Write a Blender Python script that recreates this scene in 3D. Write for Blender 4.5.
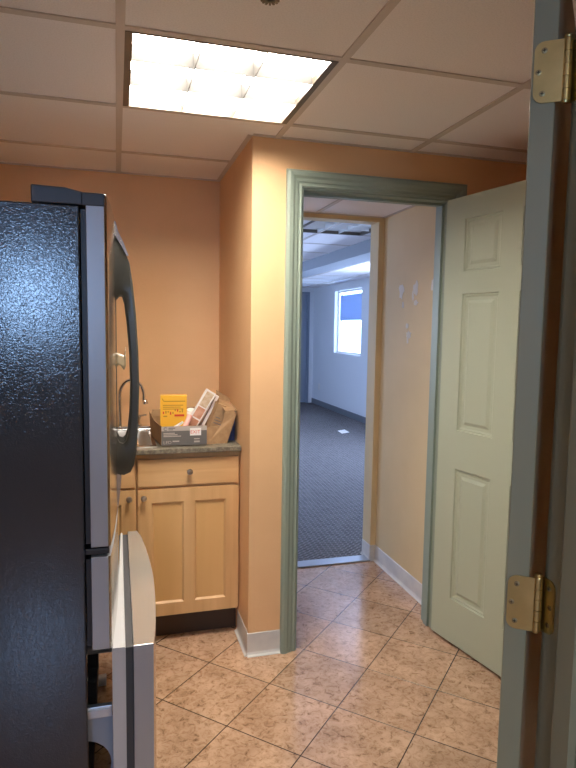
import bpy, bmesh, math, random
from mathutils import Vector, Matrix
random.seed(7)
C = bpy.context.scene
for o in list(bpy.data.objects): bpy.data.objects.remove(o)
LC = C.collection
R = math.radians

# ------------------------------------------------------------------ camera
F_PX, YAW, PITCH, ROLL, EYE = 599.9, R(15.966), R(5.287), R(-0.869), 1.45
cy, sy = math.cos(YAW), math.sin(YAW)
fwd = Vector((sy*math.cos(PITCH), cy*math.cos(PITCH), -math.sin(PITCH)))
rgt = Vector((cy, -sy, 0)); dwn = fwd.cross(rgt)
c_, s_ = math.cos(ROLL), math.sin(ROLL)
r2 = c_*rgt + s_*dwn; d2 = -s_*rgt + c_*dwn
cd = bpy.data.cameras.new('camera'); cam = bpy.data.objects.new('camera', cd); LC.objects.link(cam)
cd.sensor_fit = 'HORIZONTAL'; cd.sensor_width = 36; cd.lens = F_PX/576*36; cd.clip_start = .02
M4 = Matrix((( r2.x, -d2.x, -fwd.x, 0), (r2.y, -d2.y, -fwd.y, 0), (r2.z, -d2.z, -fwd.z, EYE), (0, 0, 0, 1)))
cam.matrix_world = M4
C.camera = cam

# ------------------------------------------------------------------ world, daylight, exposure
w = bpy.data.worlds.new('world'); C.world = w; w.use_nodes = True
wb = w.node_tree.nodes['Background']; wb.inputs[0].default_value = (.62, .78, 1, 1); wb.inputs[1].default_value = 1.5
LAMP_STRENGTH = 48.0

def area(name, loc, rot, sx, sy_, power, col):
    l = bpy.data.lights.new(name, 'AREA'); l.shape = 'RECTANGLE'; l.size = sx; l.size_y = sy_; l.energy = power; l.color = col
    o = bpy.data.objects.new(name, l); LC.objects.link(o); o.location = loc; o.rotation_euler = rot
    return o
area('daylight_hallway_window', (-.78, -3.16, 1.74), (R(90), 0, 0), .66, .60, 34, (.34, .58, 1))
area('added_office_near_daylight', (3.86, 6.2, 1.55), (R(90), 0, R(90)), 2.3, 1.05, 230, (.46, .62, 1))  # unseen source added to supply office daylight
area('daylight_office_far_window', (3.88, 9.38, 1.55), (R(90), 0, R(90)), 1.4, 1.3, 190, (.42, .62, 1))
area('added_office_left_daylight', (-1.16, 7.0, 1.5), (R(90), 0, R(-90)), 2.0, 1.0, 75, (.40, .58, 1))  # added out of view to brighten the office ceiling
C.view_settings.view_transform = 'Standard'; C.view_settings.look = 'None'
C.view_settings.gamma = 1; C.view_settings.use_curve_mapping = False
C.view_settings.exposure = 0.0
C.cycles.use_denoising = True
C.cycles.max_bounces = 10; C.cycles.diffuse_bounces = 6; C.cycles.glossy_bounces = 4
C.cycles.sample_clamp_indirect = 8

# ------------------------------------------------------------------ materials
def mat(name, col, rough=.5, metal=0, noise=None, bump=None, spec=.5, coat=0, emit=None, trans=0):
    """noise = (scale, colour2, lo, hi); bump = (scale, strength, distance)"""
    m = bpy.data.materials.new(name); m.use_nodes = True
    nt = m.node_tree; b = nt.nodes['Principled BSDF']
    b.inputs['Base Color'].default_value = (*col, 1); b.inputs['Roughness'].default_value = rough
    b.inputs['Metallic'].default_value = metal; b.inputs['Specular IOR Level'].default_value = spec
    if coat: b.inputs['Coat Weight'].default_value = coat; b.inputs['Coat Roughness'].default_value = .1
    if trans: b.inputs['Transmission Weight'].default_value = trans
    if emit: b.inputs['Emission Color'].default_value = (*emit[0], 1); b.inputs['Emission Strength'].default_value = emit[1]
    tc = nt.nodes.new('ShaderNodeTexCoord')
    if noise:
        n = nt.nodes.new('ShaderNodeTexNoise'); n.inputs['Scale'].default_value = noise[0]; n.inputs['Detail'].default_value = 5
        nt.links.new(tc.outputs['Object'], n.inputs['Vector'])
        r = nt.nodes.new('ShaderNodeValToRGB'); r.color_ramp.elements[0].position = noise[2]; r.color_ramp.elements[1].position = noise[3]
        r.color_ramp.elements[0].color = (*col, 1); r.color_ramp.elements[1].color = (*noise[1], 1)
        nt.links.new(n.outputs['Fac'], r.inputs['Fac']); nt.links.new(r.outputs['Color'], b.inputs['Base Color'])
    if bump:
        n = nt.nodes.new('ShaderNodeTexNoise'); n.inputs['Scale'].default_value = bump[0]; n.inputs['Detail'].default_value = 3
        nt.links.new(tc.outputs['Object'], n.inputs['Vector'])
        bp = nt.nodes.new('ShaderNodeBump'); bp.inputs['Strength'].default_value = bump[1]; bp.inputs['Distance'].default_value = bump[2]
        nt.links.new(n.outputs['Fac'], bp.inputs['Height']); nt.links.new(bp.outputs['Normal'], b.inputs['Normal'])
    return m

def wood(name, c1, c2, axis='Z', scale=18, rough=.38):
    m = bpy.data.materials.new(name); m.use_nodes = True; nt = m.node_tree; b = nt.nodes['Principled BSDF']
    tc = nt.nodes.new('ShaderNodeTexCoord'); mp = nt.nodes.new('ShaderNodeMapping')
    s = {'Z': (1, 1, .06), 'X': (.06, 1, 1)}[axis]; mp.inputs['Scale'].default_value = s
    n = nt.nodes.new('ShaderNodeTexNoise'); n.inputs['Scale'].default_value = scale; n.inputs['Detail'].default_value = 6; n.inputs['Distortion'].default_value = .6
    r = nt.nodes.new('ShaderNodeValToRGB'); r.color_ramp.elements[0].position = .35; r.color_ramp.elements[1].position = .68
    r.color_ramp.elements[0].color = (*c1, 1); r.color_ramp.elements[1].color = (*c2, 1)
    nt.links.new(tc.outputs['Object'], mp.inputs['Vector']); nt.links.new(mp.outputs['Vector'], n.inputs['Vector'])
    nt.links.new(n.outputs['Fac'], r.inputs['Fac']); nt.links.new(r.outputs['Color'], b.inputs['Base Color'])
    b.inputs['Roughness'].default_value = rough
    return m

def tile_floor_mat():
    m = bpy.data.materials.new('mottled_floor_tile'); m.use_nodes = True; nt = m.node_tree; b = nt.nodes['Principled BSDF']
    tc = nt.nodes.new('ShaderNodeTexCoord'); mp = nt.nodes.new('ShaderNodeMapping')
    mp.inputs['Rotation'].default_value = (0, 0, R(-45)); mp.inputs['Location'].default_value = (-.184, -.268, 0)
    nt.links.new(tc.outputs['Object'], mp.inputs['Vector'])
    br = nt.nodes.new('ShaderNodeTexBrick'); br.offset = 0; br.squash = 1
    br.inputs['Scale'].default_value = 1; br.inputs['Brick Width'].default_value = .305; br.inputs['Row Height'].default_value = .305
    br.inputs['Mortar Size'].default_value = .0022; br.inputs['Mortar Smooth'].default_value = .1; br.inputs['Bias'].default_value = 0
    br.inputs['Color1'].default_value = (.9, .9, .9, 1); br.inputs['Color2'].default_value = (1.06, 1.04, 1.02, 1)
    nt.links.new(mp.outputs['Vector'], br.inputs['Vector'])
    n1 = nt.nodes.new('ShaderNodeTexNoise'); n1.inputs['Scale'].default_value = 38; n1.inputs['Detail'].default_value = 8; n1.inputs['Roughness'].default_value = .72; n1.inputs['Distortion'].default_value = .8
    n2 = nt.nodes.new('ShaderNodeTexNoise'); n2.inputs['Scale'].default_value = 7; n2.inputs['Detail'].default_value = 4
    nt.links.new(tc.outputs['Object'], n1.inputs['Vector']); nt.links.new(tc.outputs['Object'], n2.inputs['Vector'])
    r = nt.nodes.new('ShaderNodeValToRGB'); e = r.color_ramp.elements
    e[0].position = .32; e[0].color = (.19, .105, .055, 1); e[1].position = .56; e[1].color = (.60, .40, .275, 1)
    x = e.new(.44); x.color = (.48, .30, .19, 1)
    nt.links.new(n1.outputs['Fac'], r.inputs['Fac'])
    r2_ = nt.nodes.new('ShaderNodeValToRGB'); r2_.color_ramp.elements[0].position = .35; r2_.color_ramp.elements[1].position = .65
    r2_.color_ramp.elements[0].color = (.80, .76, .72, 1); r2_.color_ramp.elements[1].color = (1.05, 1.05, 1.05, 1)
    nt.links.new(n2.outputs['Fac'], r2_.inputs['Fac'])
    def mul(a, c):
        k = nt.nodes.new('ShaderNodeMix'); k.data_type = 'RGBA'; k.blend_type = 'MULTIPLY'; k.inputs[0].default_value = 1
        nt.links.new(a, k.inputs[6]); nt.links.new(c, k.inputs[7]); return k.outputs[2]
    c = mul(mul(r.outputs['Color'], r2_.outputs['Color']), br.outputs['Color'])
    k = nt.nodes.new('ShaderNodeMix'); k.data_type = 'RGBA'; nt.links.new(br.outputs['Fac'], k.inputs[0])
    nt.links.new(c, k.inputs[6]); k.inputs[7].default_value = (.06, .04, .03, 1)
    nt.links.new(k.outputs[2], b.inputs['Base Color'])
    b.inputs['Roughness'].default_value = .17
    b.inputs['Specular IOR Level'].default_value = 1.0
    inv = nt.nodes.new('ShaderNodeMath'); inv.operation = 'SUBTRACT'; inv.inputs[0].default_value = 1; nt.links.new(br.outputs['Fac'], inv.inputs[1])
    ad = nt.nodes.new('ShaderNodeMath'); ad.operation = 'MULTIPLY_ADD'; ad.inputs[1].default_value = .12
    nt.links.new(n1.outputs['Fac'], ad.inputs[0]); nt.links.new(inv.outputs[0], ad.inputs[2])
    bp = nt.nodes.new('ShaderNodeBump'); bp.inputs['Strength'].default_value = .5; bp.inputs['Distance'].default_value = .0012
    nt.links.new(ad.outputs[0], bp.inputs['Height']); nt.links.new(bp.outputs['Normal'], b.inputs['Normal'])
    return m

def carpet_mat():
    m = bpy.data.materials.new('dashed_loop_carpet'); m.use_nodes = True; nt = m.node_tree; b = nt.nodes['Principled BSDF']
    tc = nt.nodes.new('ShaderNodeTexCoord'); mp = nt.nodes.new('ShaderNodeMapping'); mp.inputs['Rotation'].default_value = (0, 0, R(52))
    nt.links.new(tc.outputs['Object'], mp.inputs['Vector'])
    br = nt.nodes.new('ShaderNodeTexBrick'); br.offset = .5
    br.inputs['Scale'].default_value = 1; br.inputs['Brick Width'].default_value = .055; br.inputs['Row Height'].default_value = .024
    br.inputs['Mortar Size'].default_value = .005; br.inputs['Mortar Smooth'].default_value = .6
    br.inputs['Color1'].default_value = (.062, .05, .048, 1); br.inputs['Color2'].default_value = (.105, .088, .085, 1); br.inputs['Mortar'].default_value = (.22, .185, .175, 1)
    nt.links.new(mp.outputs['Vector'], br.inputs['Vector'])
    n = nt.nodes.new('ShaderNodeTexNoise'); n.inputs['Scale'].default_value = 160; nt.links.new(tc.outputs['Object'], n.inputs['Vector'])
    k = nt.nodes.new('ShaderNodeMix'); k.data_type = 'RGBA'; k.blend_type = 'OVERLAY'; k.inputs[0].default_value = .6
    nt.links.new(br.outputs['Color'], k.inputs[6]); nt.links.new(n.outputs['Color'], k.inputs[7]); 
    hs = nt.nodes.new('ShaderNodeHueSaturation'); hs.inputs['Saturation'].default_value = .5; nt.links.new(k.outputs[2], hs.inputs['Color'])
    nt.links.new(hs.outputs[0], b.inputs['Base Color']); b.inputs['Roughness'].default_value = .95; b.inputs['Specular IOR Level'].default_value = .1
    return m

def pebbled_steel():
    m = bpy.data.materials.new('pebbled_dark_steel'); m.use_nodes = True; nt = m.node_tree; b = nt.nodes['Principled BSDF']
    b.inputs['Base Color'].default_value = (.030, .032, .040, 1); b.inputs['Roughness'].default_value = .12; b.inputs['Specular IOR Level'].default_value = .75
    tc = nt.nodes.new('ShaderNodeTexCoord')
    v = nt.nodes.new('ShaderNodeTexNoise'); v.inputs['Scale'].default_value = 170; v.inputs['Detail'].default_value = 1; v.inputs['Distortion'].default_value = 1.2
    nt.links.new(tc.outputs['Object'], v.inputs['Vector'])
    bp = nt.nodes.new('ShaderNodeBump'); bp.inputs['Strength'].default_value = .75; bp.inputs['Distance'].default_value = .00047
    nt.links.new(v.outputs['Fac'], bp.inputs['Height']); nt.links.new(bp.outputs['Normal'], b.inputs['Normal'])
    return m

WALL = mat('peach_wall_paint', (.80, .495, .26), .55, noise=(3, (.77, .47, .245), .4, .6), bump=(55, .35, .0025), spec=.3)
PASS = mat('tan_passage_paint', (.70, .555, .325), .6, noise=(3, (.67, .53, .305), .4, .6), bump=(55, .3, .002), spec=.3)
BEAMP = mat('grey_beam_paint', (.26, .28, .31), .6)
WALLW = mat('pale_office_wall_paint', (.72, .73, .75), .6, bump=(60, .2, .002))
TILEC = mat('ceiling_tile', (.91, .87, .865), .9, noise=(220, (.85, .81, .805), .45, .62), bump=(180, .3, .001), spec=.1)
GRID = mat('ceiling_grid_metal', (.60, .53, .48), .5)
SAGE = mat('sage_green_trim_paint', (.27, .325, .265), .42, bump=(25, .06, .001))
SAGEN = mat('olive_grey_door_paint', (.29, .285, .19), .42, bump=(25, .06, .001))
SAGED = mat('sage_green_door_paint', (.46, .50, .385), .45, bump=(40, .08, .0006))
TILEF = tile_floor_mat(); CARPET = carpet_mat()
COVE = mat('white_vinyl_cove_base', (.66, .64, .60), .35, noise=(9, (.56, .55, .54), .4, .62))
COVEG = mat('grey_vinyl_cove_base', (.16, .17, .19), .5)
MAPLE = wood('maple_vertical', (.62, .36, .155), (.72, .45, .21), 'Z', 16)
MAPLEH = wood('maple_horizontal', (.60, .34, .145), (.74, .47, .225), 'X', 22)
MAPLEP = wood('maple_panel', (.64, .37, .14), (.70, .42, .17), 'Z', 9)
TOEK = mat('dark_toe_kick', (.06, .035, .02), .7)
LAM = mat('stone_laminate', (.12, .10, .07), .3, noise=(70, (.24, .21, .155), .4, .62))
STEEL = mat('brushed_stainless', (.62, .62, .62), .22, 1)
STEELR = mat('satin_sink_steel', (.55, .55, .55), .42, .8)
CHROME = mat('chrome', (.75, .75, .75), .12, 1)
NICKEL = mat('satin_nickel', (.42, .36, .30), .32, 1)
BRASS = mat('polished_brass', (.72, .58, .26), .30, 1, noise=(14, (.60, .48, .21), .4, .6))
SCREW = mat('aged_brass_screw', (.40, .32, .17), .45, 1)
BRASSD = mat('dark_screw_slot', (.05, .035, .02), .5, .5)
PEBB = pebbled_steel()
DSIDE = mat('grey_door_side', (.42, .43, .46), .35, .3, bump=(12, .05, .002))
DTOP = mat('pale_glossy_drawer_top', (.58, .55, .50), .17, .62)
DFRONT = mat('warm_stainless_skin', (.62, .60, .57), .16, 1)
BLK = mat('black_plastic', (.018, .018, .022), .4)
CHAR = mat('charcoal_plastic', (.045, .045, .050), .35)
HANDLE = mat('dark_slate_handle', (.085, .085, .078), .3, .3)
LINER = mat('white_plastic_liner', (.60, .60, .61), .3)
BRK = mat('grey_bracket_enamel', (.36, .39, .45), .4)
GASK = mat('grey_rubber_gasket', (.07, .07, .075), .6)
RAIL = mat('zinc_slide_rail', (.55, .58, .62), .3, .8)
CARD = mat('brown_cardboard', (.36, .215, .105), .8, noise=(40, (.31, .18, .085), .4, .6))
CARDG = mat('grey_printed_card', (.13, .115, .105), .6)
CARDL = mat('pale_printed_card', (.42, .36, .31), .6)
YEL = mat('yellow_printed_card', (.85, .46, .035), .45)
YELD = mat('olive_printed_ink', (.45, .23, .02), .6)
RED = mat('red_ink', (.62, .05, .02), .5)
WHT = mat('white_card', (.80, .76, .72), .55)
PINK = mat('pink_leaflet_paper', (.80, .42, .36), .6)
TERRA = mat('terracotta_picture_print', (.50, .22, .12), .5, noise=(30, (.60, .33, .22), .4, .6))
TAN = mat('tan_picture_print', (.52, .38, .24), .5, noise=(60, (.62, .50, .36), .4, .6))
BLUE = mat('deep_blue_card', (.02, .045, .16), .4)
CLEAR = mat('clear_yellowed_plastic', (.80, .70, .50), .15, trans=.55)
BRONZE = mat('dark_fixture_frame', (.16, .13, .10), .4, .6)
LOUV = mat('white_fixture_enamel', (.85, .85, .83), .35)
BLADE = mat('darkened_louvre_blade', (.065, .06, .055), .5)  # colour darkened so the blades show against the glowing panel
GLOW = mat('lit_lamp_panel', (.9, .9, .9), .5, emit=((1, .935, .84), LAMP_STRENGTH))
GLOWL = mat('added_lobby_fill_panel', (.9, .9, .9), .5, emit=((1, .88, .66), 18))  # glow of the added fill lamp behind the camera
OFFP = mat('unlit_fixture_panel', (.55, .58, .62), .4)
PLASTER = mat('white_wall_filler', (.74, .72, .68), .8)
SLATE = mat('blue_grey_door_paint', (.20, .24, .30), .5)
SHADE = mat('blue_grey_roller_shade', (.45, .55, .75), 1, trans=.6)
THRESH = mat('grey_metal_threshold', (.40, .42, .45), .3, .6)
GLASS = mat('window_glass', (1, 1, 1), .02, trans=1)

# ------------------------------------------------------------------ mesh helpers
class MB:
    """collects world-space shapes for one mesh; o = origin of the thing; rz = turn of the thing about its origin"""
    def __init__(s, o=(0, 0, 0)):
        s.bm = bmesh.new(); s.o = Vector(o); s.mats = []; s.cur = 0; s.xf = Matrix.Identity(4)
    def m(s, material):
        if material not in s.mats: s.mats.append(material)
        s.cur = s.mats.index(material); return s
    def V(s, p): return s.bm.verts.new(s.xf @ Vector(p))
    def F(s, vs):
        try:
            f = s.bm.faces.new(vs); f.material_index = s.cur; return f
        except ValueError: return None
    def box(s, a, b, bev=0):
        x0, y0, z0 = a; x1, y1, z1 = b
        v = [s.V(p) for p in ((x0,y0,z0),(x1,y0,z0),(x1,y1,z0),(x0,y1,z0),(x0,y0,z1),(x1,y0,z1),(x1,y1,z1),(x0,y1,z1))]
        fs = [s.F([v[i] for i in q]) for q in ((3,2,1,0),(4,5,6,7),(0,1,5,4),(1,2,6,5),(2,3,7,6),(3,0,4,7))]
        if bev:
            es = list({e for f in fs for e in f.edges})
            r = bmesh.ops.bevel(s.bm, geom=es, offset=bev, segments=2, affect='EDGES', profile=.5)
            for f in r['faces']: f.material_index = s.cur
        return s
    def quad(s, *ps): s.F([s.V(p) for p in ps]); return s
    def prism(s, pts, d):
        """closed polygon pts (3D) extruded by vector d"""
        a = [s.V(p) for p in pts]; b = [s.V(Vector(p)+Vector(d)) for p in pts]
        s.F(a[::-1]); s.F(b)
        for i in range(len(a)): j = (i+1) % len(a); s.F([a[i], a[j], b[j], b[i]])
        return s
    def tube(s, path, rad, n=12, caps=True):
        P = [Vector(p) for p in path]; rings = []; rr = rad if isinstance(rad, (list, tuple)) else [rad]*len(P)
        t0 = (P[1]-P[0]).normalized(); ref = Vector((0, 0, 1)) if abs(t0.z) < .9 else Vector((1, 0, 0))
        u = t0.cross(ref).normalized()
        for i, p in enumerate(P):
            t = (P[min(i+1, len(P)-1)]-P[max(i-1, 0)]).normalized()
            u = (u - t*u.dot(t)).normalized(); v = t.cross(u)
            rings.append([s.V(p+(u*math.cos(2*math.pi*k/n)+v*math.sin(2*math.pi*k/n))*rr[i]) for k in range(n)])
        for a, b in zip(rings, rings[1:]):
            for k in range(n): s.F([a[k], a[(k+1) % n], b[(k+1) % n], b[k]])
        if caps: s.F(rings[0][::-1]); s.F(rings[-1])
        return s
    def lathe(s, prof, c=(0, 0, 0), axis=(0, 0, 1), n=20):
        q = Vector((0, 0, 1)).rotation_difference(Vector(axis)).to_matrix()
        c = Vector(c); rings = []
        for r, z in prof:
            rings.append([s.V(c+q@Vector((r*math.cos(2*math.pi*k/n), r*math.sin(2*math.pi*k/n), z))) for k in range(n)] if r > 1e-6 else [s.V(c+q@Vector((0, 0, z)))])
        for a, b in zip(rings, rings[1:]):
            for k in range(n):
                if len(a) == 1 and len(b) > 1: s.F([a[0], b[k], b[(k+1) % n]])
                elif len(b) == 1 and len(a) > 1: s.F([a[k], a[(k+1) % n], b[0]])
                elif len(a) > 1: s.F([a[k], a[(k+1) % n], b[(k+1) % n], b[k]])
        return s
    def sheet(s, rows):
        g = [[s.V(p) for p in r] for r in rows]
        for i in range(len(g)-1):
            for j in range(len(g[0])-1): s.F([g[i][j], g[i][j+1], g[i+1][j+1], g[i+1][j]])
        return s
    def build(s, name, material=None, parent=None, smooth=False, bevel=0, **tags):
        bmesh.ops.recalc_face_normals(s.bm, faces=s.bm.faces)
        me = bpy.data.meshes.new(name)
        s.bm.transform(Matrix.Translation(-s.o)); s.bm.to_mesh(me); s.bm.free()
        for q in (s.mats or [material]): me.materials.append(q)
        if smooth:
            for p in me.polygons: p.use_smooth = True
            try: me.set_sharp_from_angle(angle=R(38))
            except Exception: pass
        o = bpy.data.objects.new(name, me); LC.objects.link(o)
        if parent: o.parent = parent; o.location = s.o - Vector(parent['_o']) if '_o' in parent else (0, 0, 0)
        else: o.location = s.o
        o['_o'] = tuple(s.o)
        if bevel:
            md = o.modifiers.new('bevel', 'BEVEL'); md.width = bevel; md.segments = 2; md.limit_method = 'ANGLE'; md.angle_limit = R(40)
        for k, v in tags.items(): o[k] = v
        return o

def thing(name, label, cat, o=(0, 0, 0), rz=0, **tags):
    e = bpy.data.objects.new(name, None); LC.objects.link(e); e.location = o; e.rotation_euler = (0, 0, rz); e.empty_display_size = .1
    e['label'] = label; e['category'] = cat; e['_o'] = tuple(o)
    for k, v in tags.items(): e[k] = v
    return e
def struct(mb, name, material, label, cat, **kw):
    return mb.build(name, material, kind='structure', label=label, category=cat, **kw)

H = 2.237; HH = 2.12; YB = 2.486; T = .024

# ------------------------------------------------------------------ floors and walls
struct(MB().box((-2.4, -3.1, -.08), (2.5, 3.415, 0)), 'floor', TILEF, 'mottled brown ceramic tiles laid diagonally with dark grout', 'floor')
struct(MB((0, 3.415, 0)).box((-1.1, 3.415, -.08), (3.8, 11.3, .004)), 'floor_office', CARPET, 'grey dashed loop carpet of the blue lit room beyond', 'floor')
struct(MB((1.135, 3.41, 0)).box((.75, 3.365, 0), (1.52, 3.46, .009), .004), 'trim_1', THRESH, 'grey metal threshold strip between tile and carpet', 'threshold')
struct(MB((-.9, 2, 0)).box((-1.0, .78, 0), (-.9, 3.42, H)), 'wall_left', WALL, 'peach wall behind the refrigerator', 'wall')
struct(MB((-.2, 3.3, 0)).box((-.9, 3.3, 0), (.545, 3.42, H)), 'wall_back', WALL, 'peach wall behind the sink counter', 'wall')
# block of wall between the sink alcove and the passage, with the doorway wall going on to the far side
b = MB((.62, 2.49, 0))
b.box((.545, YB, 0), (.70, 3.42, 2.5)); b.box((.70, YB, 0), (.752, 2.605, 2.5))
b.box((.752, YB, 2.05), (1.478, 2.605, 2.5)); b.box((1.478, YB, 0), (2.5, 2.605, 2.5))
struct(b, 'wall_doorway', WALL, 'peach wall with the green framed doorway beside the sink alcove', 'wall')
b = MB((1.555, 2.7, 0)); b.m(PASS).box((1.555, 2.605, 0), (1.66, 3.38, 2.5)); b.box((1.52, 3.38, 0), (1.66, 3.50, 2.5))
b.m(PLASTER)
def blob(y, z, ry, rz_, seed):
    rr = random.Random(seed); pts = []
    for k in range(14):
        a = 2*math.pi*k/14; q = rr.uniform(.6, 1.15); pts.append((1.5545, y+ry*q*math.cos(a), z+rz_*q*math.sin(a)))
    b.prism(pts, (-.0012, 0, 0))
blob(3.125, 1.67, .035, .045, 1); blob(2.955, 1.675, .028, .045, 2); blob(2.985, 1.635, .012, .03, 5); blob(2.95, 1.60, .03, .016, 3); blob(3.045, 1.475, .018, .02, 4)
blob(3.10, 1.59, .012, .022, 11); blob(2.775, 1.68, .018, .04, 7); blob(3.02, 1.425, .03, .025, 8); blob(3.03, 1.40, .012, .03, 9)
struct(b, 'wall_passage_right', WALL, 'peach passage wall with white filler patches', 'wall')
b = MB((1.1, 3.4, 0)); b.box((.70, 3.38, 2.092), (1.52, 3.475, 2.5)); b.box((.70, 3.38, 0), (.75, 3.50, 2.092))
struct(b, 'wall_passage_end', PASS, 'peach header wall over the opening into the blue lit room', 'wall')
struct(MB((2.45, 1.6, 0)).box((2.45, .78, 0), (2.55, YB, H)), 'wall_right', WALL, 'peach wall far behind the open green door', 'wall')
b = MB((1.5, .7, 0)); b.box((.69, .65, 0), (2.45, .775, H)); b.box((-.9, .65, 0), (-.62, .775, H)); b.box((-.62, .65, 2.08), (.69, .775, H))
struct(b, 'wall_entry', WALL, 'peach wall holding the near doorway', 'wall')
# room the camera stands in
b = MB((0, -3, 0)); b.box((-2.4, -3.1, 0), (-1.13, -3, H)); b.box((-.43, -3.1, 0), (2.0, -3, H)); b.box((-1.13, -3.1, 0), (-.43, -3, 1.27)); b.box((-1.13, -3.1, 2.05), (-.43, -3, H))
struct(b, 'wall_front', WALLW, 'pale wall with a window behind the viewpoint', 'wall')
struct(MB((-2.4, -1.2, 0)).box((-2.5, -3.1, 0), (-2.4, .65, H)), 'wall_lobby_left', WALLW, 'pale wall of the lobby before the near doorway', 'wall')
struct(MB((2.0, -1.2, 0)).box((2.0, -3.1, 0), (2.1, .65, H)), 'wall_lobby_right', WALLW, 'pale wall of the lobby opposite', 'wall')
b = MB((0, -1.2, H)); b.box((-2.5, -3.1, H), (.1, .65, H+.05)); b.box((.7, -3.1, H), (2.1, .65, H+.05)); b.box((.1, -3.1, H), (.7, -1.4, H+.05)); b.box((.1, -.8, H), (.7, .65, H+.05))
struct(b, 'ceiling_lobby', TILEC, 'lobby ceiling before the near doorway', 'ceiling')
struct(MB((-1.6, .7, 0)).box((-2.5, .65, 0), (-.9, .775, H)), 'wall_lobby_end', WALLW, 'pale end wall of the lobby', 'wall')

# office beyond
b = MB((3.69, 7, 0))
X0, X1 = 3.69, 3.80
def wallx(mb, y0, y1, holes):
    ys = y0
    for (a, c, z0, z1) in holes:
        mb.box((X0, ys, 0), (X1, a, H)); mb.box((X0, a, 0), (X1, c, z0)); mb.box((X0, a, z1), (X1, c, H)); ys = c
    mb.box((X0, ys, 0), (X1, y1, H))
wallx(b, 3.5, 11.25, [(5.1, 7.3, 1.05, 2.05), (8.78, 9.99, 1.04, 2.11)])
struct(b, 'wall_office_right', WALLW, 'blue lit office wall holding the bright window', 'wall')
b = MB((1.3, 11.15, 0)); b.box((-1.1, 11.15, 0), (2.55, 11.25, H)); b.box((2.55, 11.15, 2.155), (3.60, 11.25, H)); b.box((3.60, 11.15, 0), (3.69, 11.25, H))
struct(b, 'wall_office_back', WALLW, 'far end wall of the blue lit office', 'wall')
b = MB((-1.05, 7, 0)); b.box((-1.1, 3.5, 0), (-1.0, 6.0, H)); b.box((-1.1, 8.0, 0), (-1.0, 11.25, H)); b.box((-1.1, 6.0, 0), (-1.0, 8.0, 1.0)); b.box((-1.1, 6.0, 2.0), (-1.0, 8.0, H))
struct(b, 'wall_office_left', WALLW, 'office wall opposite the window', 'wall')
b = MB((2.6, 3.45, 0)); b.box((1.66, 3.42, 0), (3.8, 3.5, H)); b.box((-1.1, 3.42, 0), (.70, 3.5, H))
struct(b, 'wall_office_front', WALLW, 'office wall beside the passage opening', 'wall')
d = thing('door_3', 'dark blue grey closed door at the far end of the carpeted room', 'door', (3.07, 11.2, 0), kind='structure')
MB((3.07, 11.2, 0)).box((2.60, 11.17, .01), (3.56, 11.21, 2.11)).build('door_slab', SLATE, d)
f = MB((3.07, 11.2, 0)); f.box((2.55, 11.13, 0), (2.60, 11.22, 2.155)); f.box((3.56, 11.13, 0), (3.60, 11.22, 2.155)); f.box((2.60, 11.13, 2.11), (3.56, 11.22, 2.155)); f.build('door_frame', SLATE, d)
struct(MB((3.68, 7, 0)).box((3.675, 3.5, 0), (3.69, 11.15, .10)), 'baseboard_office', COVEG, 'dark grey baseboard along the window wall', 'baseboard')
struct(MB((2.25, 7, 2.2)).box((2.13, 3.5, 2.122), (2.39, 11.15, H)), 'trim_2', BEAMP, 'boxed ceiling beam running through the blue lit office', 'beam')
wn = thing('window_1', 'bright daylit window with a half lowered shade in the far wall', 'window', (3.74, 9.385, 1.04), kind='structure')
o_ = (3.74, 9.385, 1.04)
f = MB(o_)
for a in ((8.78, 1.04, 8.82, 2.11), (9.95, 1.04, 9.99, 2.11), (8.82, 1.04, 9.95, 1.07), (8.82, 2.08, 9.95, 2.11)): f.box((3.76, a[0], a[1]), (3.80, a[2], a[3]))
f.build('window_frame', WHT, wn)
MB(o_).box((3.79, 8.82, 1.07), (3.795, 9.95, 2.08)).build('pane', GLASS, wn)
q = MB(o_).box((3.735, 8.785, 1.60), (3.74, 9.83, 2.03)).build('roller_shade', SHADE, wn)
wn = thing('added_window_2', 'wide unseen office window added past the passage wall for daylight', 'window', (3.74, 6.2, 1.05), kind='structure')  # opening added out of view to let daylight in
f = MB((3.74, 6.2, 1.05))
for a in ((5.1, 1.05, 5.14, 2.05), (7.26, 1.05, 7.3, 2.05), (5.14, 1.05, 7.26, 1.09), (5.14, 2.01, 7.26, 2.05), (6.18, 1.09, 6.22, 2.01)): f.box((3.76, a[0], a[1]), (3.80, a[2], a[3]))
f.build('window_frame', WHT, wn)  # frame of the added near office window
wn = thing('added_window_4', 'unseen office window added opposite the shaded one for light', 'window', (-1.06, 7, 1.0), kind='structure')  # unseen opening added to light the ceiling beside the beam
f = MB((-1.06, 7, 1.0))
for a in ((6.0, 1.0, 6.04, 2.0), (7.96, 1.0, 8.0, 2.0), (6.04, 1.0, 7.96, 1.04), (6.04, 1.96, 7.96, 2.0)): f.box((-1.1, a[0], a[1]), (-1.06, a[2], a[3]))
f.build('window_frame', WHT, wn)  # frame of the added left office window
wn = thing('window_3', 'lobby window behind the viewpoint', 'window', (-.78, -3.05, 1.27), kind='structure')
f = MB((-.78, -3.05, 1.27))
for a in ((-1.13, 1.27, -1.10, 2.05), (-.46, 1.27, -.43, 2.05), (-1.10, 1.27, -.46, 1.30), (-1.10, 2.02, -.46, 2.05)): f.box((a[0], -3.1, a[1]), (a[2], -3.06, a[3]))
f.build('window_frame', WHT, wn)

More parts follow.
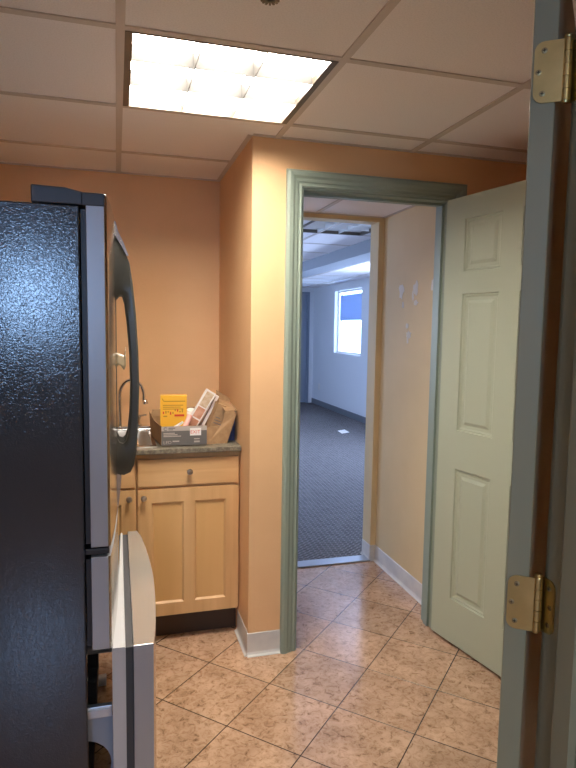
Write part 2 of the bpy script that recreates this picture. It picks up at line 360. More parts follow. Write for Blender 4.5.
# ------------------------------------------------------------------ ceilings with T-bar grids
GX = [-.60, .018, .648, 1.262, 1.88]; GY = [1.125, 1.722, 2.313, 2.903]
b = MB((.8, 1.7, H))
x0, x1, y0, y1 = GX[1]+.012, GX[2]-.012, GY[1]+.012, GY[2]-.012
b.box((-.9, .775, H), (x0, 3.3, H+.03)); b.box((x1, .775, H), (2.45, YB, H+.03)); b.box((x0, .775, H), (x1, y0, H+.03)); b.box((x0, y1, H), (.545, 3.3, H+.03)); b.box((.545, y1, H), (x1, YB, H+.03))
struct(b, 'ceiling', TILEC, 'off white suspended tile ceiling over the kitchen', 'ceiling')
g = MB((.8, 1.7, H))
def bars_x(g, ys, xa, xb, z, t=T):
    for y in ys: g.box((xa, y-t/2, z-.004), (xb, y+t/2, z))
for x in GX: g.box((x-T/2, .775, z0 := H-.005), (x+T/2, 3.3 if x < .5 else YB, H))
for y in GY:
    g.box((-.9, y-T/2, H-.0042), (.545 if y > YB else 2.45, y+T/2, H-.0002))
g.box((-.9, 3.28, H-.004), (.545, 3.3, H)); g.box((.525, YB, H-.004), (.545, 3.3, H)); g.box((.545, YB-.02, H-.004), (2.45, YB, H))
struct(g, 'trim_3', GRID, 'metal T bar grid of the kitchen ceiling', 'ceiling grid')
struct(MB((1.1, 3, HH)).box((.70, 2.605, HH), (1.555, 3.38, HH+.03)), 'ceiling_passage', TILEC, 'lower tile ceiling of the short passage', 'ceiling')
g = MB((1.1, 3, HH))
g.box((1.11, 2.605, HH-.004), (1.134, 3.38, HH)); g.box((.70, 2.80, HH-.0042), (1.555, 2.824, HH-.0002)); g.box((.70, 3.362, HH-.004), (1.555, 3.38, HH)); g.box((1.537, 2.605, HH-.004), (1.555, 3.38, HH))
struct(g, 'trim_4', GRID, 'metal grid of the passage ceiling', 'ceiling grid')
FX0, FX1, FY0, FY1 = 1.38, 1.98, 4.15, 4.75
b = MB((1.3, 7, H)); b.box((-1.1, 3.475, H), (FX0, 11.25, H+.03)); b.box((FX1, 3.475, H), (3.8, 11.25, H+.03)); b.box((FX0, 3.475, H), (FX1, FY0, H+.03)); b.box((FX0, FY1, H), (FX1, 11.25, H+.03))
struct(b, 'ceiling_office', TILEC, 'blue lit tile ceiling of the carpeted room', 'ceiling')
g = MB((1.3, 7, H))
for k in range(8): x = -1+.61*k; x += .16; g.box((x-T/2, 3.5, H-.004), (x+T/2, 11.15, H))
for k in range(13): y = 3.54+.61*k; g.box((-1, y-T/2, H-.0042), (3.69, y+T/2, H-.0002))
struct(g, 'trim_5', GRID, 'metal grid of the office ceiling', 'ceiling grid')

# ------------------------------------------------------------------ troffers
def troffer(name, label, xa, xb, ya, yb, lampmat, BLADE, depth=.095):
    o = ((xa+xb)/2, (ya+yb)/2, H); t = thing(name, label, 'ceiling light', o)
    f = MB(o); w_ = .012
    wx = .021; wy = .006
    for a, c in (((xa, ya, H-.006), (xb, ya+wy, H+.02)), ((xa, yb-wy, H-.006), (xb, yb, H+.02)), ((xa, ya+wy, H-.006), (xa+wx, yb-wy, H+.02)), ((xb-wx, ya+wy, H-.006), (xb, yb-wy, H+.02))): f.box(a, c)
    f.build('frame', BRONZE, t)
    h = MB(o); e = .004
    h.box((xa, ya, H+.02), (xa+e, yb, H+depth)); h.box((xb-e, ya, H+.02), (xb, yb, H+depth)); h.box((xa+e, ya, H+.02), (xb-e, ya+e, H+depth)); h.box((xa+e, yb-e, H+.02), (xb-e, yb, H+depth))
    h.box((xa, ya, H+depth), (xb, yb, H+depth+.01)); h.build('housing', LOUV, t)
    MB(o).box((xa+.02, ya+.02, H+depth-.012), (xb-.02, yb-.02, H+depth-.003)).build('lamp_panel', lampmat, t)
    ix0, ix1, iy0, iy1 = xa+.021, xb-.021, ya+.006, yb-.006
    for k in (1, 2):
        x = ix0+(ix1-ix0)*k/3
        MB(o).prism([(x-.001, iy0, H-.002), (x+.001, iy0, H-.002), (x+.007, iy0, H+.045), (x-.007, iy0, H+.045)], (0, iy1-iy0, 0)).build('louvre_blade', BLADE, t)
        y = iy0+(iy1-iy0)*k/3
        MB(o).prism([(ix0, y-.001, H-.0015), (ix0, y+.001, H-.0015), (ix0, y+.007, H+.044), (ix0, y-.007, H+.044)], (ix1-ix0, 0, 0)).build('louvre_blade', BLADE, t)
    return t
troffer('ceiling_light', 'bright lit square louvred ceiling light over the kitchen', x0, x1, y0, y1, GLOW, BLADE)
troffer('ceiling_light', 'unlit square ceiling light just past the opening to the carpeted room', FX0, FX1, FY0, FY1, OFFP, LOUV, .055)
troffer('ceiling_light', 'unseen lit square ceiling light added behind the viewpoint as warm fill', .1, .7, -1.4, -.8, GLOWL, BLADE, .04)  # added lamp out of view, warms the near door edge
o = (.348, 1.415, H); t = thing('fire_sprinkler', 'small dark sprinkler head in the kitchen ceiling', 'sprinkler', o)
MB(o).lathe([(.034, 0), (.034, -.004), (.014, -.006), (.010, -.03), (.0, -.03)], o).build('escutcheon', CHROME, t, smooth=True)
f = MB(o)
for k in range(14):
    a = 2*math.pi*k/14; u = Vector((math.cos(a), math.sin(a), 0)); v = Vector((-u.y, u.x, 0))*.0025
    p = Vector(o)+Vector((0, 0, -.036)); f.prism([p-v, p+v, p+v+u*.022, p-v+u*.022], (0, 0, .002))
f.build('deflector', BRONZE, t)

# ------------------------------------------------------------------ cove bases
def cove(mb, p, q, n, h=.10):
    """strip along p->q on a wall whose outward normal is n"""
    p = Vector((*p, 0)); q = Vector((*q, 0)); n = Vector((*n, 0))
    prof = [(0, 0), (.016, 0), (.016, .003), (.008, .008), (.004, .018), (.003, h-.003), (.001, h), (0, h)]
    mb.prism([p+n*a+Vector((0, 0, z)) for a, z in prof], q-p)
b = MB((.62, 2.48, 0)); cove(b, (.545-.004, YB), (.700, YB), (0, -1), .105); cove(b, (.545, YB-.004), (.545, 2.72), (-1, 0), .105)
struct(b, 'baseboard_doorway', COVE, 'white vinyl base wrapping the wall corner beside the cabinet', 'baseboard')
b = MB((1.55, 3, 0)); cove(b, (1.555, 2.61), (1.555, 3.38), (-1, 0)); cove(b, (1.555, 3.38), (1.52-.003, 3.38), (0, -1)); cove(b, (1.52, 3.38), (1.52, 3.50), (-1, 0))
struct(b, 'baseboard_passage', COVE, 'white vinyl base along the passage wall', 'baseboard')
b = MB((2, 2.48, 0)); cove(b, (1.56, YB), (2.45, YB), (0, -1))
struct(b, 'baseboard_right', COVE, 'white vinyl base behind the open green door', 'baseboard')

# ------------------------------------------------------------------ doorway frame (sage)
fr = thing('trim_6', 'sage green moulded casing around the doorway to the passage', 'door frame', (1.115, YB, 0), kind='structure')
o = (1.115, YB, 0)
XL, XR, ZT = .768, 1.462, 2.035     # jamb inner faces
prof = [(0, 0), (0, -.010), (.006, -.014), (.012, -.011), (.018, -.011), (.022, -.016), (.034, -.018), (.044, -.024), (.058, -.026), (.066, -.022), (.070, -.014), (.070, 0)]
cs = MB(o)
def cpt(side, u, dy):
    # mitred path: left bottom, left top, right top, right bottom ; u grows outwards
    xl, xr, zt = XL-.008-u, XR+.008+u, ZT+.008+u
    return {0: (xl, YB+dy, 0), 1: (xl, YB+dy, zt), 2: (xr, YB+dy, zt), 3: (xr, YB+dy, 0)}[side]
k = .070/.070
for s0 in (0, 1, 2):
    for (ua, da), (ub, db) in zip(prof, prof[1:]):
        cs.quad(cpt(s0, ua, da), cpt(s0, ub, db), cpt(s0+1, ub, db), cpt(s0+1, ua, da))
cs.build('casing', SAGE, fr)
jb = MB(o); jb.box((.752, YB-.001, 0), (XL, 2.606, ZT)); jb.box((XR, YB-.001, 0), (1.478, 2.606, ZT)); jb.box((.752, YB-.001, ZT), (1.478, 2.606, ZT+.015)); jb.build('jamb', SAGE, fr)
st = MB(o); st.box((XL, 2.53, 0), (XL+.011, 2.565, ZT)); st.box((XR-.011, 2.53, 0), (XR, 2.565, ZT)); st.box((XL+.011, 2.53, ZT-.011), (XR-.011, 2.565, ZT)); st.build('door_stop', SAGE, fr)
sp = MB(o).box((XL-.001, 2.495, .93), (XL+.002, 2.525, .99)).build('strike_plate', NICKEL, fr)

# ------------------------------------------------------------------ panelled slabs
def panel_face(mb, W, Ht, y, sgn, panels, rings, cap=None):
    """face in the local XZ plane at depth y; sgn=-1 looks to -y. panels=[(x0,z0,x1,z1)], rings=[(inset, depth)]"""
    xs = sorted({0, W, *[p[0] for p in panels], *[p[2] for p in panels]}); zs = sorted({0, Ht, *[p[1] for p in panels], *[p[3] for p in panels]})
    inp = lambda x, z: any(p[0] < x < p[2] and p[1] < z < p[3] for p in panels)
    for a, c in zip(xs, xs[1:]):
        for e, g_ in zip(zs, zs[1:]):
            if not inp((a+c)/2, (e+g_)/2): mb.quad((a, y, e), (c, y, e), (c, y, g_), (a, y, g_))
    base = mb.cur
    for p in panels:
        rs = [(0, 0)]+rings
        R4 = lambda i, dd: [(p[0]+i, y-sgn*dd, p[1]+i), (p[2]-i, y-sgn*dd, p[1]+i), (p[2]-i, y-sgn*dd, p[3]-i), (p[0]+i, y-sgn*dd, p[3]-i)]
        for (i0, d0), (i1, d1) in zip(rs, rs[1:]):
            A, B = R4(i0, d0), R4(i1, d1)
            for k_ in range(4): j = (k_+1) % 4; mb.quad(A[k_], A[j], B[j], B[k_])
        if cap: mb.m(cap)
        mb.quad(*R4(*rs[-1])); mb.cur = base

# sage six panel door: hinged on the right jamb, swung into the kitchen past square
ang = R(11); P0 = Vector((1.445, 2.475, 0)); W_, H_ = .72, 2.022
dd_ = Vector((math.sin(ang), -math.cos(ang), 0)); nn = Vector((math.cos(ang), math.sin(ang), 0))   # local y -> away from the opening
Mx = Matrix(((dd_.x, nn.x, 0, P0.x), (dd_.y, nn.y, 0, P0.y), (0, 0, 1, .014), (0, 0, 0, 1)))
d2_ = thing('door_2', 'pale sage green six panel door standing open beside the doorway', 'door', tuple(P0), kind='structure')
mb = MB(P0); mb.xf = Mx
pn = [(a, z0_, a+w2_, z1_) for a, w2_ in ((.118, .213), (.436, .175)) for z0_, z1_ in ((.205, .815), (.99, 1.60), (1.695, 1.925))]
pr = [(.006, .006), (.014, .007), (.020, .010), (.034, .010), (.048, .003)]
panel_face(mb, W_, H_, 0, -1, pn, [(.004, .007), (.010, .006), (.016, .010), (.030, .010), (.044, .0035)])
panel_face(mb, W_, H_, .035, 1, pn, [(.004, .007), (.010, .006), (.016, .010), (.030, .010), (.044, .0035)])
for q in (((0, 0, 0), (0, .035, 0), (0, .035, H_), (0, 0, H_)), ((W_, 0, 0), (W_, .035, 0), (W_, .035, H_), (W_, 0, H_)), ((0, 0, 0), (W_, 0, 0), (W_, .035, 0), (0, .035, 0)), ((0, 0, H_), (W_, 0, H_), (W_, .035, H_), (0, .035, H_))): mb.quad(*q)
bmesh.ops.remove_doubles(mb.bm, verts=mb.bm.verts, dist=.0002)
mb.build('door_slab', SAGED, d2_)
for z in (.25, 1.02, 1.84):
    mb = MB(P0); mb.xf = Mx; mb.tube([(-.006, .040, z-.046), (-.006, .040, z+.046)], .0055, 10); mb.build('hinge', BRASS, d2_, smooth=True)
mb = MB(P0); mb.xf = Mx
for sg, yy in ((-1, 0), (1, .035)):
    mb.lathe([(.032, 0), (.032, .004), (.012, .008), (.012, .035), (.027, .045), (.029, .058), (.02, .068), (0, .07)], (W_-.06, yy, .92), (0, sg, 0))
mb.build('door_knob', BRASS, d2_, smooth=True)

# ------------------------------------------------------------------ near door: frame, slab edge, hinges
nf = thing('trim_7', 'grey green door frame post at the near doorway', 'door frame', (.675, .70, 0), kind='structure')
o = (.675, .70, 0)
jb = MB(o); jb.box((.660, .645, 0), (.690, .780, 2.09), .002); jb.build('jamb', SAGEN, nf)
st = MB(o); st.prism([(.660, .740, 0), (.650, .738, 0), (.648, .734, 0), (.648, .700, 0), (.660, .698, 0)], (0, 0, 2.06)); st.build('door_stop', SAGEN, nf)
hd = MB(o); hd.box((-.62, .645, 2.06), (.66, .78, 2.09)); hd.box((-.65, .645, 0), (-.62, .78, 2.09)); hd.build('head_jamb', SAGEN, nf)
cs = MB(o); cs.box((.668, .780, 0), (.735, .795, 2.13), .003); cs.build('casing', SAGEN, nf)
Rr = Vector((.635, .790, 0)); Ll = Vector((.607, .811, 0))
ed = (Ll-Rr).normalized(); nv = Vector((-ed.y, ed.x, 0));
if nv.dot(Vector((.6, .8, 0))) < 0: nv = -nv
A_ = math.atan2(nv.x, nv.y)
nv2 = Vector((math.sin(R(44)), math.cos(R(44)), 0))
d1 = thing('door_1', 'grey green door folded back at the near doorway with brass hinges on its edge', 'door', (.648, .787, 0), kind='structure')
o = (.648, .787, 0)
L_ = .80
sl = MB(o); ptsd = [Rr, Ll, Ll+nv2*L_, Rr+nv2*L_]
sl.prism([p+Vector((0, 0, .012)) for p in ptsd], (0, 0, 2.03)); sl.build('door_slab', SAGEN, d1, bevel=.002)
PV = Vector((.6475, .7835, 0))
def hinge(zc):
    # leaf on the door edge, rounded outer corners
    up = Vector((0, 0, 1)); hh = .0445
    def leaf(p0, dirn, width, outn, name, screws):
        m_ = MB(o); r_ = .014; pts = []
        pts += [p0+up*(zc-hh), p0+dirn*(width-r_)+up*(zc-hh)]
        for k_ in range(1, 6): a = k_*math.pi/10; pts.append(p0+dirn*(width-r_+r_*math.sin(a))+up*(zc-hh+r_-r_*math.cos(a)))
        for k_ in range(0, 5): a = k_*math.pi/10; pts.append(p0+dirn*(width-r_+r_*math.cos(a))+up*(zc+hh-r_+r_*math.sin(a)))
        pts += [p0+dirn*(width-r_)+up*(zc+hh), p0+up*(zc+hh)]
        m_.prism(pts, outn*.0022)
        lf = m_.build(name, BRASS, hg)
        for (u, z) in screws:
            c = p0+dirn*u+up*(zc+z)+outn*.0022
            s_m = MB(o); s_m.m(SCREW).lathe([(.0045, -.0002), (.0042, .0008), (.002, .0012), (0, .0012)], c, outn, 14)
            s_m.m(BRASSD)
            tt = outn.cross(up).normalized()
            for v1, v2 in ((tt, up), (up, tt)): s_m.prism([c+outn*.0011-v1*.0024-v2*.0006, c+outn*.0011+v1*.0024-v2*.0006, c+outn*.0011+v1*.0024+v2*.0006, c+outn*.0011-v1*.0024+v2*.0006], outn*.0004)
            s_m.build('screw', None, lf if False else hg)
    hg = MB(o)
    n5 = 5; seg = .089/n5
    for k_ in range(n5):
        za = zc-.0445+k_*seg+.0005; zb = za+seg-.001
        hg.tube([PV+up*za, PV+up*zb], .0072, 16)
    hg.lathe([(.0072, -.001), (.0066, .001), (.006, .002), (.0066, .004), (.005, .0065), (0, .007)], PV+up*(zc+.0445), (0, 0, 1), 14)
    hg.lathe([(.0058, -.001), (.0052, .002), (.0, .003)], PV+up*(zc-.0445), (0, 0, -1), 14)
    hg.tube([PV+up*(zc-.044), PV+up*(zc+.044)], .0045, 10)
    hg = hg.build('hinge', BRASS, d1, smooth=True)
    outn = -nv
    sd = ed
    p0 = Rr - sd*.009 + outn*.0003
    leaf(p0, sd, .0405, outn, 'leaf', [(.033-.006, .031), (.036-.002, .0), (.0275, -.031)])
    leaf(Vector((.6597, .787, 0)), Vector((0, -1, 0)), .030, Vector((-1, 0, 0)), 'leaf', [(.017, .030), (.020, 0), (.017, -.030)])
    return hg
for z in (1.013, 1.838, .19): hinge(z)

# ------------------------------------------------------------------ cabinets, counter, sink
def cabinet(name, label, xa, xb, knob_side, hinge_sp):
    o = ((xa+xb)/2, 2.70, 0); t = thing(name, label, 'cabinet', o)
    c = MB(o); c.box((xa, 2.70, .135), (xb, 3.295, .72)); c.box((xa, 2.70, .72), (xa+.018, 3.295, .883)); c.box((xb-.018, 2.70, .72), (xb, 3.295, .883)); c.box((xa+.018, 2.70, .845), (xb-.018, 2.72, .883)); c.box((xa+.018, 2.70, .72), (xb-.018, 2.72, .745))
    c.build('body', MAPLE, t)
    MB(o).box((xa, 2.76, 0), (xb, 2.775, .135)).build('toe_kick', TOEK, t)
    g_ = .0045; a, e = xa+g_, xb-g_-.003
    dr = MB((a, 2.68, .738)); dr.box((a, 2.68, .738), (e, 2.70, .862), .0025); dr = dr.build('drawer', MAPLEH, t)
    kx = (a+e)/2; pk = [(.006, 0), (.005, .012), (.010, .017), (.0135, .021), (.0135, .024), (.010, .029), (0, .031)]
    MB((a, 2.68, .738)).lathe(pk, (kx, 2.68, .803), (0, -1, 0)).build('knob', NICKEL, dr, smooth=True)
    W2, H2 = e-a, .592
    dm = MB((a, 2.68, .135)); dm.xf = Matrix.Translation((a, 2.68, .135)); dm.m(MAPLE)
    cx = W2/2; pl = [(.058, .058, cx-.024, H2-.062), (cx+.024, .058, W2-.058, H2-.062)]
    panel_face(dm, W2, H2, 0, -1, pl, [(.006, .0055), (.009, .008)], MAPLEP)
    for q in (((0, 0, 0), (0, .02, 0), (0, .02, H2), (0, 0, H2)), ((W2, 0, 0), (W2, .02, 0), (W2, .02, H2), (W2, 0, H2)), ((0, 0, 0), (W2, 0, 0), (W2, .02, 0), (0, .02, 0)), ((0, 0, H2), (W2, 0, H2), (W2, .02, H2), (0, .02, H2)), ((0, .02, 0), (W2, .02, 0), (W2, .02, H2), (0, .02, H2))): dm.quad(*q)
    bmesh.ops.remove_doubles(dm.bm, verts=dm.bm.verts, dist=.0002)
    dm = dm.build('door', None, t)
    kx = a+.024 if knob_side < 0 else e-.024
    MB((a, 2.68, .135)).lathe(pk, (kx, 2.68, .693), (0, -1, 0)).build('knob', NICKEL, dm, smooth=True)
    return t
cabinet('base_cabinet', 'maple base cabinet with drawer and two panel door beside the wall corner', .079, .543, -1, 1)
cabinet('base_cabinet', 'maple base cabinet under the sink, mostly behind the refrigerator', -.387, .077, 1, 1)
cabinet('base_cabinet', 'maple base cabinet hidden behind the refrigerator by the outer wall', -.855, -.389, 1, 1)
SX0, SX1, SY0, SY1 = -.44, .150, 2.735, 3.16
ct = MB((0, 2.66, .889)); za, zb = .889, .912
ct.box((-.895, 2.655, za), (SX0, 3.295, zb)); ct.box((SX1, 2.655, za), (.543, 3.295, zb)); ct.box((SX0, 2.655, za), (SX1, SY0, zb)); ct.box((SX0, SY1, za), (SX1, 3.295, zb))
ct.build('countertop', LAM, None, bevel=.003, label='grey brown stone look countertop over the maple cabinets', category='countertop')
o = (-.14, 2.94, .90); sk = thing('kitchen_sink', 'stainless steel sink set into the countertop', 'sink', o)
rm = MB(o); e = .018
rm.box((SX0-e, SY0-e, .9122), (SX1+e, SY0, .916)); rm.box((SX0-e, SY1, .9122), (SX1+e, SY1+.06, .916)); rm.box((SX0-e, SY0, .9122), (SX0, SY1, .916)); rm.box((SX1, SY0, .9122), (SX1+e, SY1, .916))
rm.build('rim', STEEL, sk, bevel=.0015)
def rring(z, ins, r_, n=6):
    pts = []
    for cx_, cy_, a0 in ((SX1-ins-r_, SY1-ins-r_, 0), (SX0+ins+r_, SY1-ins-r_, 90), (SX0+ins+r_, SY0+ins+r_, 180), (SX1-ins-r_, SY0+ins+r_, 270)):
        for k_ in range(n+1): a = R(a0+90*k_/n); pts.append((cx_+r_*math.cos(a), cy_+r_*math.sin(a), z))
    return pts+[pts[0]]
bs = MB(o); bs.sheet([rring(.9165, .0005, .002), rring(.91, .004, .04), rring(.80, .01, .05), rring(.765, .02, .06), rring(.75, .05, .06), rring(.748, .2, .01)])
bs.F([bs.V(p) for p in rring(.748, .2, .01)[:-1]]); bmesh.ops.remove_doubles(bs.bm, verts=bs.bm.verts, dist=.0003)
bs.build('basin', STEELR, sk, smooth=True)
# faucet
o = (.045, 3.19, .916); fc = thing('faucet', 'chrome gooseneck faucet with two handles behind the sink', 'faucet', o)
MB(o).box((-.07, 3.165, .916), (.17, 3.215, .935), .006).build('base_plate', CHROME, fc)
pth = [(.012, 3.19, .93), (.012, 3.19, 1.06)]
for k_ in range(0, 13):
    a = math.pi*(1-k_/12*1.08); pth.append((.072+.060*math.cos(a), 3.185-.03*k_/12, 1.095+.080*math.sin(a)))
pth.append((.138, 3.15, 1.065))
MB(o).tube(pth, .0085, 14).build('spout', CHROME, fc, smooth=True)
MB(o).lathe([(.0, 0), (.0125, 0), (.0135, .012), (.011, .02), (.0085, .022)], (.139, 3.149, 1.052), (-.1, .05, 1)).build('aerator', CHROME, fc, smooth=True)
for hx in (-.045, .100):
    hm = MB(o); hm.lathe([(.022, 0), (.022, .006), (.014, .012), (.012, .03), (.017, .035), (.017, .05), (.010, .056), (0, .057)], (hx, 3.19, .935)); hm.tube([(hx, 3.185, .985), (hx+(.045 if hx > 0 else -.045), 3.16, .995)], [.006, .0045], 10)
    hm.build('handle', CHROME, fc, smooth=True)

# ------------------------------------------------------------------ text
def text(s, size, name, material, parent, o, M, depth=.0003):
    cu = bpy.data.curves.new(name, 'FONT'); cu.body = s; cu.size = size; cu.extrude = depth; cu.align_x = 'LEFT'
    to = bpy.data.objects.new('tmp', cu); LC.objects.link(to)
    bpy.context.view_layer.update()
    me = bpy.data.meshes.new_from_object(to.evaluated_get(bpy.context.evaluated_depsgraph_get()))
    bpy.data.objects.remove(to)
    me.transform(Matrix.Translation(-Vector(o)) @ M); me.materials.clear(); me.materials.append(material)
    q = bpy.data.objects.new(name, me); LC.objects.link(q); q.parent = parent; q.location = Vector(o)-Vector(parent['_o']); q['_o'] = tuple(o)
    return q
def frontal(x, y, z, rz=0, ry=0):   # text lying on a face that looks to -Y
    return Matrix.Translation((x, y, z)) @ Matrix.Rotation(rz, 4, 'Z') @ Matrix.Rotation(ry, 4, 'Y') @ Matrix.Rotation(R(90), 4, 'X')

# ------------------------------------------------------------------ things on the counter
Z = .9165
o = (.30, 2.80, Z); tr = thing('cardboard_tray', 'open cardboard tray with a grey printed front label holding small boxes', 'box', o)
by = MB(o); a, e, f0, f1, hz = .187, .392, 2.702, 2.96, .088
th = .003
f1 = 3.04; lx = .158
by.prism([(a, f0, Z), (e, f0, Z), (e, f1, Z), (lx, f1, Z)], (0, 0, .003))
by.box((a, f0+.0005, Z+.003), (e, f0+th, Z+hz)); by.box((lx, f1-th, Z+.003), (e, f1, Z+hz)); by.box((e-th, f0+th, Z+.003), (e, f1-th, Z+.02))
by.prism([(a, f0+th, Z+.003), (lx, f1-th, Z+.003), (lx-.006, f1-th, Z+hz+.024), (lx+.007, f0+.16, Z+hz+.004), (a, f0+th, Z+hz)], (.003, 0, 0))
by.build('body', CARD, tr)
fl = MB(o); fl.prism([(lx, f1, Z+hz-.003), (e-.002, f1, Z+hz-.003), (e-.01, f1+.012, Z+hz+.040), (lx+.01, f1+.012, Z+hz+.030)], (0, .002, 0)); fl.build('back_flap', CARD, tr)
lb = MB(o); lb.m(CARDG).box((a+.001, f0-.0008, Z+.001), (e-.001, f0+.0004, Z+hz-.021)); lb.m(CARDL).box((a+.001, f0-.0008, Z+hz-.021), (e-.001, f0+.0004, Z+hz-.0005))
lb.m(CARDL)
for i, (x_, z_, w2_, h2_) in enumerate([(.010, .055, .050, .004), (.010, .048, .062, .004), (.010, .041, .078, .004), (.050, .017, .030, .006), (.146, .026, .026, .005), (.146, .012, .026, .008)]): lb.box((a+x_, f0-.0012, Z+z_), (a+x_+w2_, f0-.0007, Z+z_+h2_))
lb.m(WHT).box((a+.128, f0-.0012, Z+.044), (a+.178, f0-.0007, Z+.078))
lb.m(CARDG).box((a+.032, f0-.0012, Z+.078), (a+.062, f0-.0007, Z+.082)); lb.box((a+.032, f0-.0012, Z+.071), (a+.052, f0-.0007, Z+.0745))
for k_ in range(20):
    t0, t1 = R(40+280*k_/20), R(40+280*(k_+1)/20); cx_, cz_ = a+.019, Z+.0765
    lb.prism([(cx_+r_*math.cos(t_), f0-.0012, cz_+r_*math.sin(t_)) for r_, t_ in ((.0055, t0), (.0085, t0), (.0085, t1), (.0055, t1))], (0, .0005, 0))
lb = lb.build('front_label', None, tr)
text('LED', .021, 'lettering', CARDL, lb, o, frontal(a+.009, f0-.0012, Z+.008), .0002)
text('EXIT', .022, 'lettering', RED, lb, o, frontal(a+.129, f0-.0015, Z+.053), .0002)

o = (.257, 2.915, Z+.003); yb = thing('yellow_box', 'tall yellow printed carton standing in the cardboard tray', 'box', o, 0)
m_ = MB(o); m_.xf = Matrix.Translation((.257, 2.87, 0)) @ Matrix.Rotation(R(-5), 4, 'Z')
m_.m(YEL).box((-.062, 0, Z+.004), (.062, .05, Z+.208), .001)
m_.build('body', None, yb)
m_ = MB(o); m_.xf = Matrix.Translation((.257, 2.87, 0)) @ Matrix.Rotation(R(-5), 4, 'Z'); m_.m(YELD)
m_.box((-.045, -.0006, Z+.179), (.055, .0002, Z+.183)); m_.prism([(-.045, -.0006, Z+.183), (-.052, -.0006, Z+.195), (-.056, -.0006, Z+.195), (-.047, -.0006, Z+.179)], (0, .0008, 0))
for i in range(3): m_.box((-.05, -.0006, Z+.160-.009*i), (.045-.012*(i % 2), .0002, Z+.164-.009*i))
rr = random.Random(3)
for i in range(9):
    x_ = -.05+.011*i; zz = Z+.128+rr.uniform(-.012, .006); m_.m(YELD if i % 3 else RED).box((x_, -.0006, zz), (x_+.006, .0002, zz+rr.uniform(.006, .016)))
m_.m(RED).box((.004, -.0006, Z+.108), (.05, .0002, Z+.118)); m_.m(YELD)
m_.box((-.048, -.0006, Z+.106), (-.03, .0002, Z+.112))
m_.build('print', None, yb)

def leaning(name, label, cat, base, size, tilt, faces, body, rz=0):
    """box of size (thickness x, depth y, height z) standing on base and tilted by tilt about Y towards +X"""
    o = base; M_ = Matrix.Translation(base) @ Matrix.Rotation(rz, 4, 'Z') @ Matrix.Rotation(tilt, 4, 'Y'); t = thing(name, label, cat, o)
    m_ = MB(o); m_.xf = M_; sx, sy_, sz = size; m_.box((0, 0, 0), size, .0012); bd = m_.build('body', body, t)
    for nm, mt, (xa, za_, xb, zb_) in faces:
        q = MB(o); q.xf = M_; q.box((xa, -.0006, za_), (xb, .0004, zb_)); q.build(nm, mt, t)
    return t
leaning('slim_picture_carton', 'slim white edged carton with terracotta picture print leaning in the tray', 'box', (.290, 2.86, Z+.034), (.054, .02, .240), R(31),
        [('picture', TERRA, (.008, .095, .048, .150)), ('picture', TAN, (.008, .155, .046, .232)), ('picture', TERRA, (.008, .03, .048, .088))], WHT)
leaning('slim_white_carton', 'slim plain white carton behind the picture carton in the tray', 'box', (.364, 2.884, Z+.015), (.018, .09, .215), R(27), [('seam', BRONZE, (.0, .0, .003, .205))], WHT)
o = (.46, 2.78, .9125); of = thing('open_carton', 'open brown carton with a raised curled flap, tilted against the peach wall', 'box', o)
Z = .9125
bx = MB(o); bx.xf = Matrix.Translation((.400, 2.80, Z+.026)) @ Matrix.Rotation(R(21), 4, 'Y'); bx.box((0, 0, 0), (.066, .12, .165), .0012); bx.build('inner_carton', CARD, of)
lp = MB(o); lp.xf = bx.xf
for k_ in range(3): lp.box((.012, -.0006, .070+.014*k_), (.050-.008*k_, .0004, .074+.014*k_))
lp.m(CARDG).box((.056, -.0006, .01), (.058, .0004, .155)); lp.build('print', CARDG, of)
q = MB(o)
fa = [(.396, 2.725, Z), (.490, 2.735, Z), (.535, 2.74, Z+.135), (.520, 2.74, Z+.155), (.482, 2.74, Z+.150), (.462, 2.738, Z+.083), (.396, 2.727, Z+.080)]
q.prism(fa, (0, .003, 0)); q.build('front_panel', CARD, of)
q = MB(o); q.prism([(.482, 2.742, Z+.150), (.537, 2.742, Z+.150), (.541, 2.93, Z+.165), (.470, 2.93, Z+.185)], (0, 0, .003)); q.build('top_panel', CARD, of)
q = MB(o); q.sheet([[(.470+.07*u, 2.93, Z+.185-.02*u+.045*v*(1-.55*u)) for u in (0, .25, .5, .75, 1)] for v in (0, .5, 1)]); q.build('curled_flap', CARD, of)
q = MB(o); q.prism([(.490, 2.738, Z), (.535, 2.743, Z+.135), (.541, 2.90, Z+.15), (.50, 2.90, Z)], (.002, 0, 0)); q.build('side_panel', CARD, of)
MB((.525, 2.80, Z)).prism([(.498, 2.80, Z), (.538, 2.80, Z), (.542, 2.80, Z+.15), (.535, 2.80, Z+.15)], (0, .12, 0)).build('blue_carton', BLUE, None, label='dark blue carton wedged between the brown carton and the wall', category='box')
# small leaflet and rolled paper
MB((.325, 2.80, Z+.05)).tube([(.30, 2.80, Z+.065), (.33, 2.83, Z+.12)], [.012, .014], 12).build('rolled_leaflet', PINK, None, smooth=True, label='pink and white rolled leaflet poking out of the tray before the yellow carton', category='leaflet')
MB((.335, 2.93, Z+.1)).lathe([(0, .0), (.026, .0), (.028, .022), (.02, .034), (0, .034)], (.345, 2.925, Z+.105), (0, -.3, 1)).build('tape_roll', WHT, None, smooth=True, label='white rounded roll beside the yellow carton in the tray', category='roll')
MB((.30, 2.75, Z+.08)).prism([(.245, 2.75, Z+.077), (.29, 2.75, Z+.104), (.292, 2.75, Z+.099), (.26, 2.75, Z+.077)], (0, .03, 0)).build('paper_slip', WHT, None, label='white paper slip lying across the tray front', category='paper')

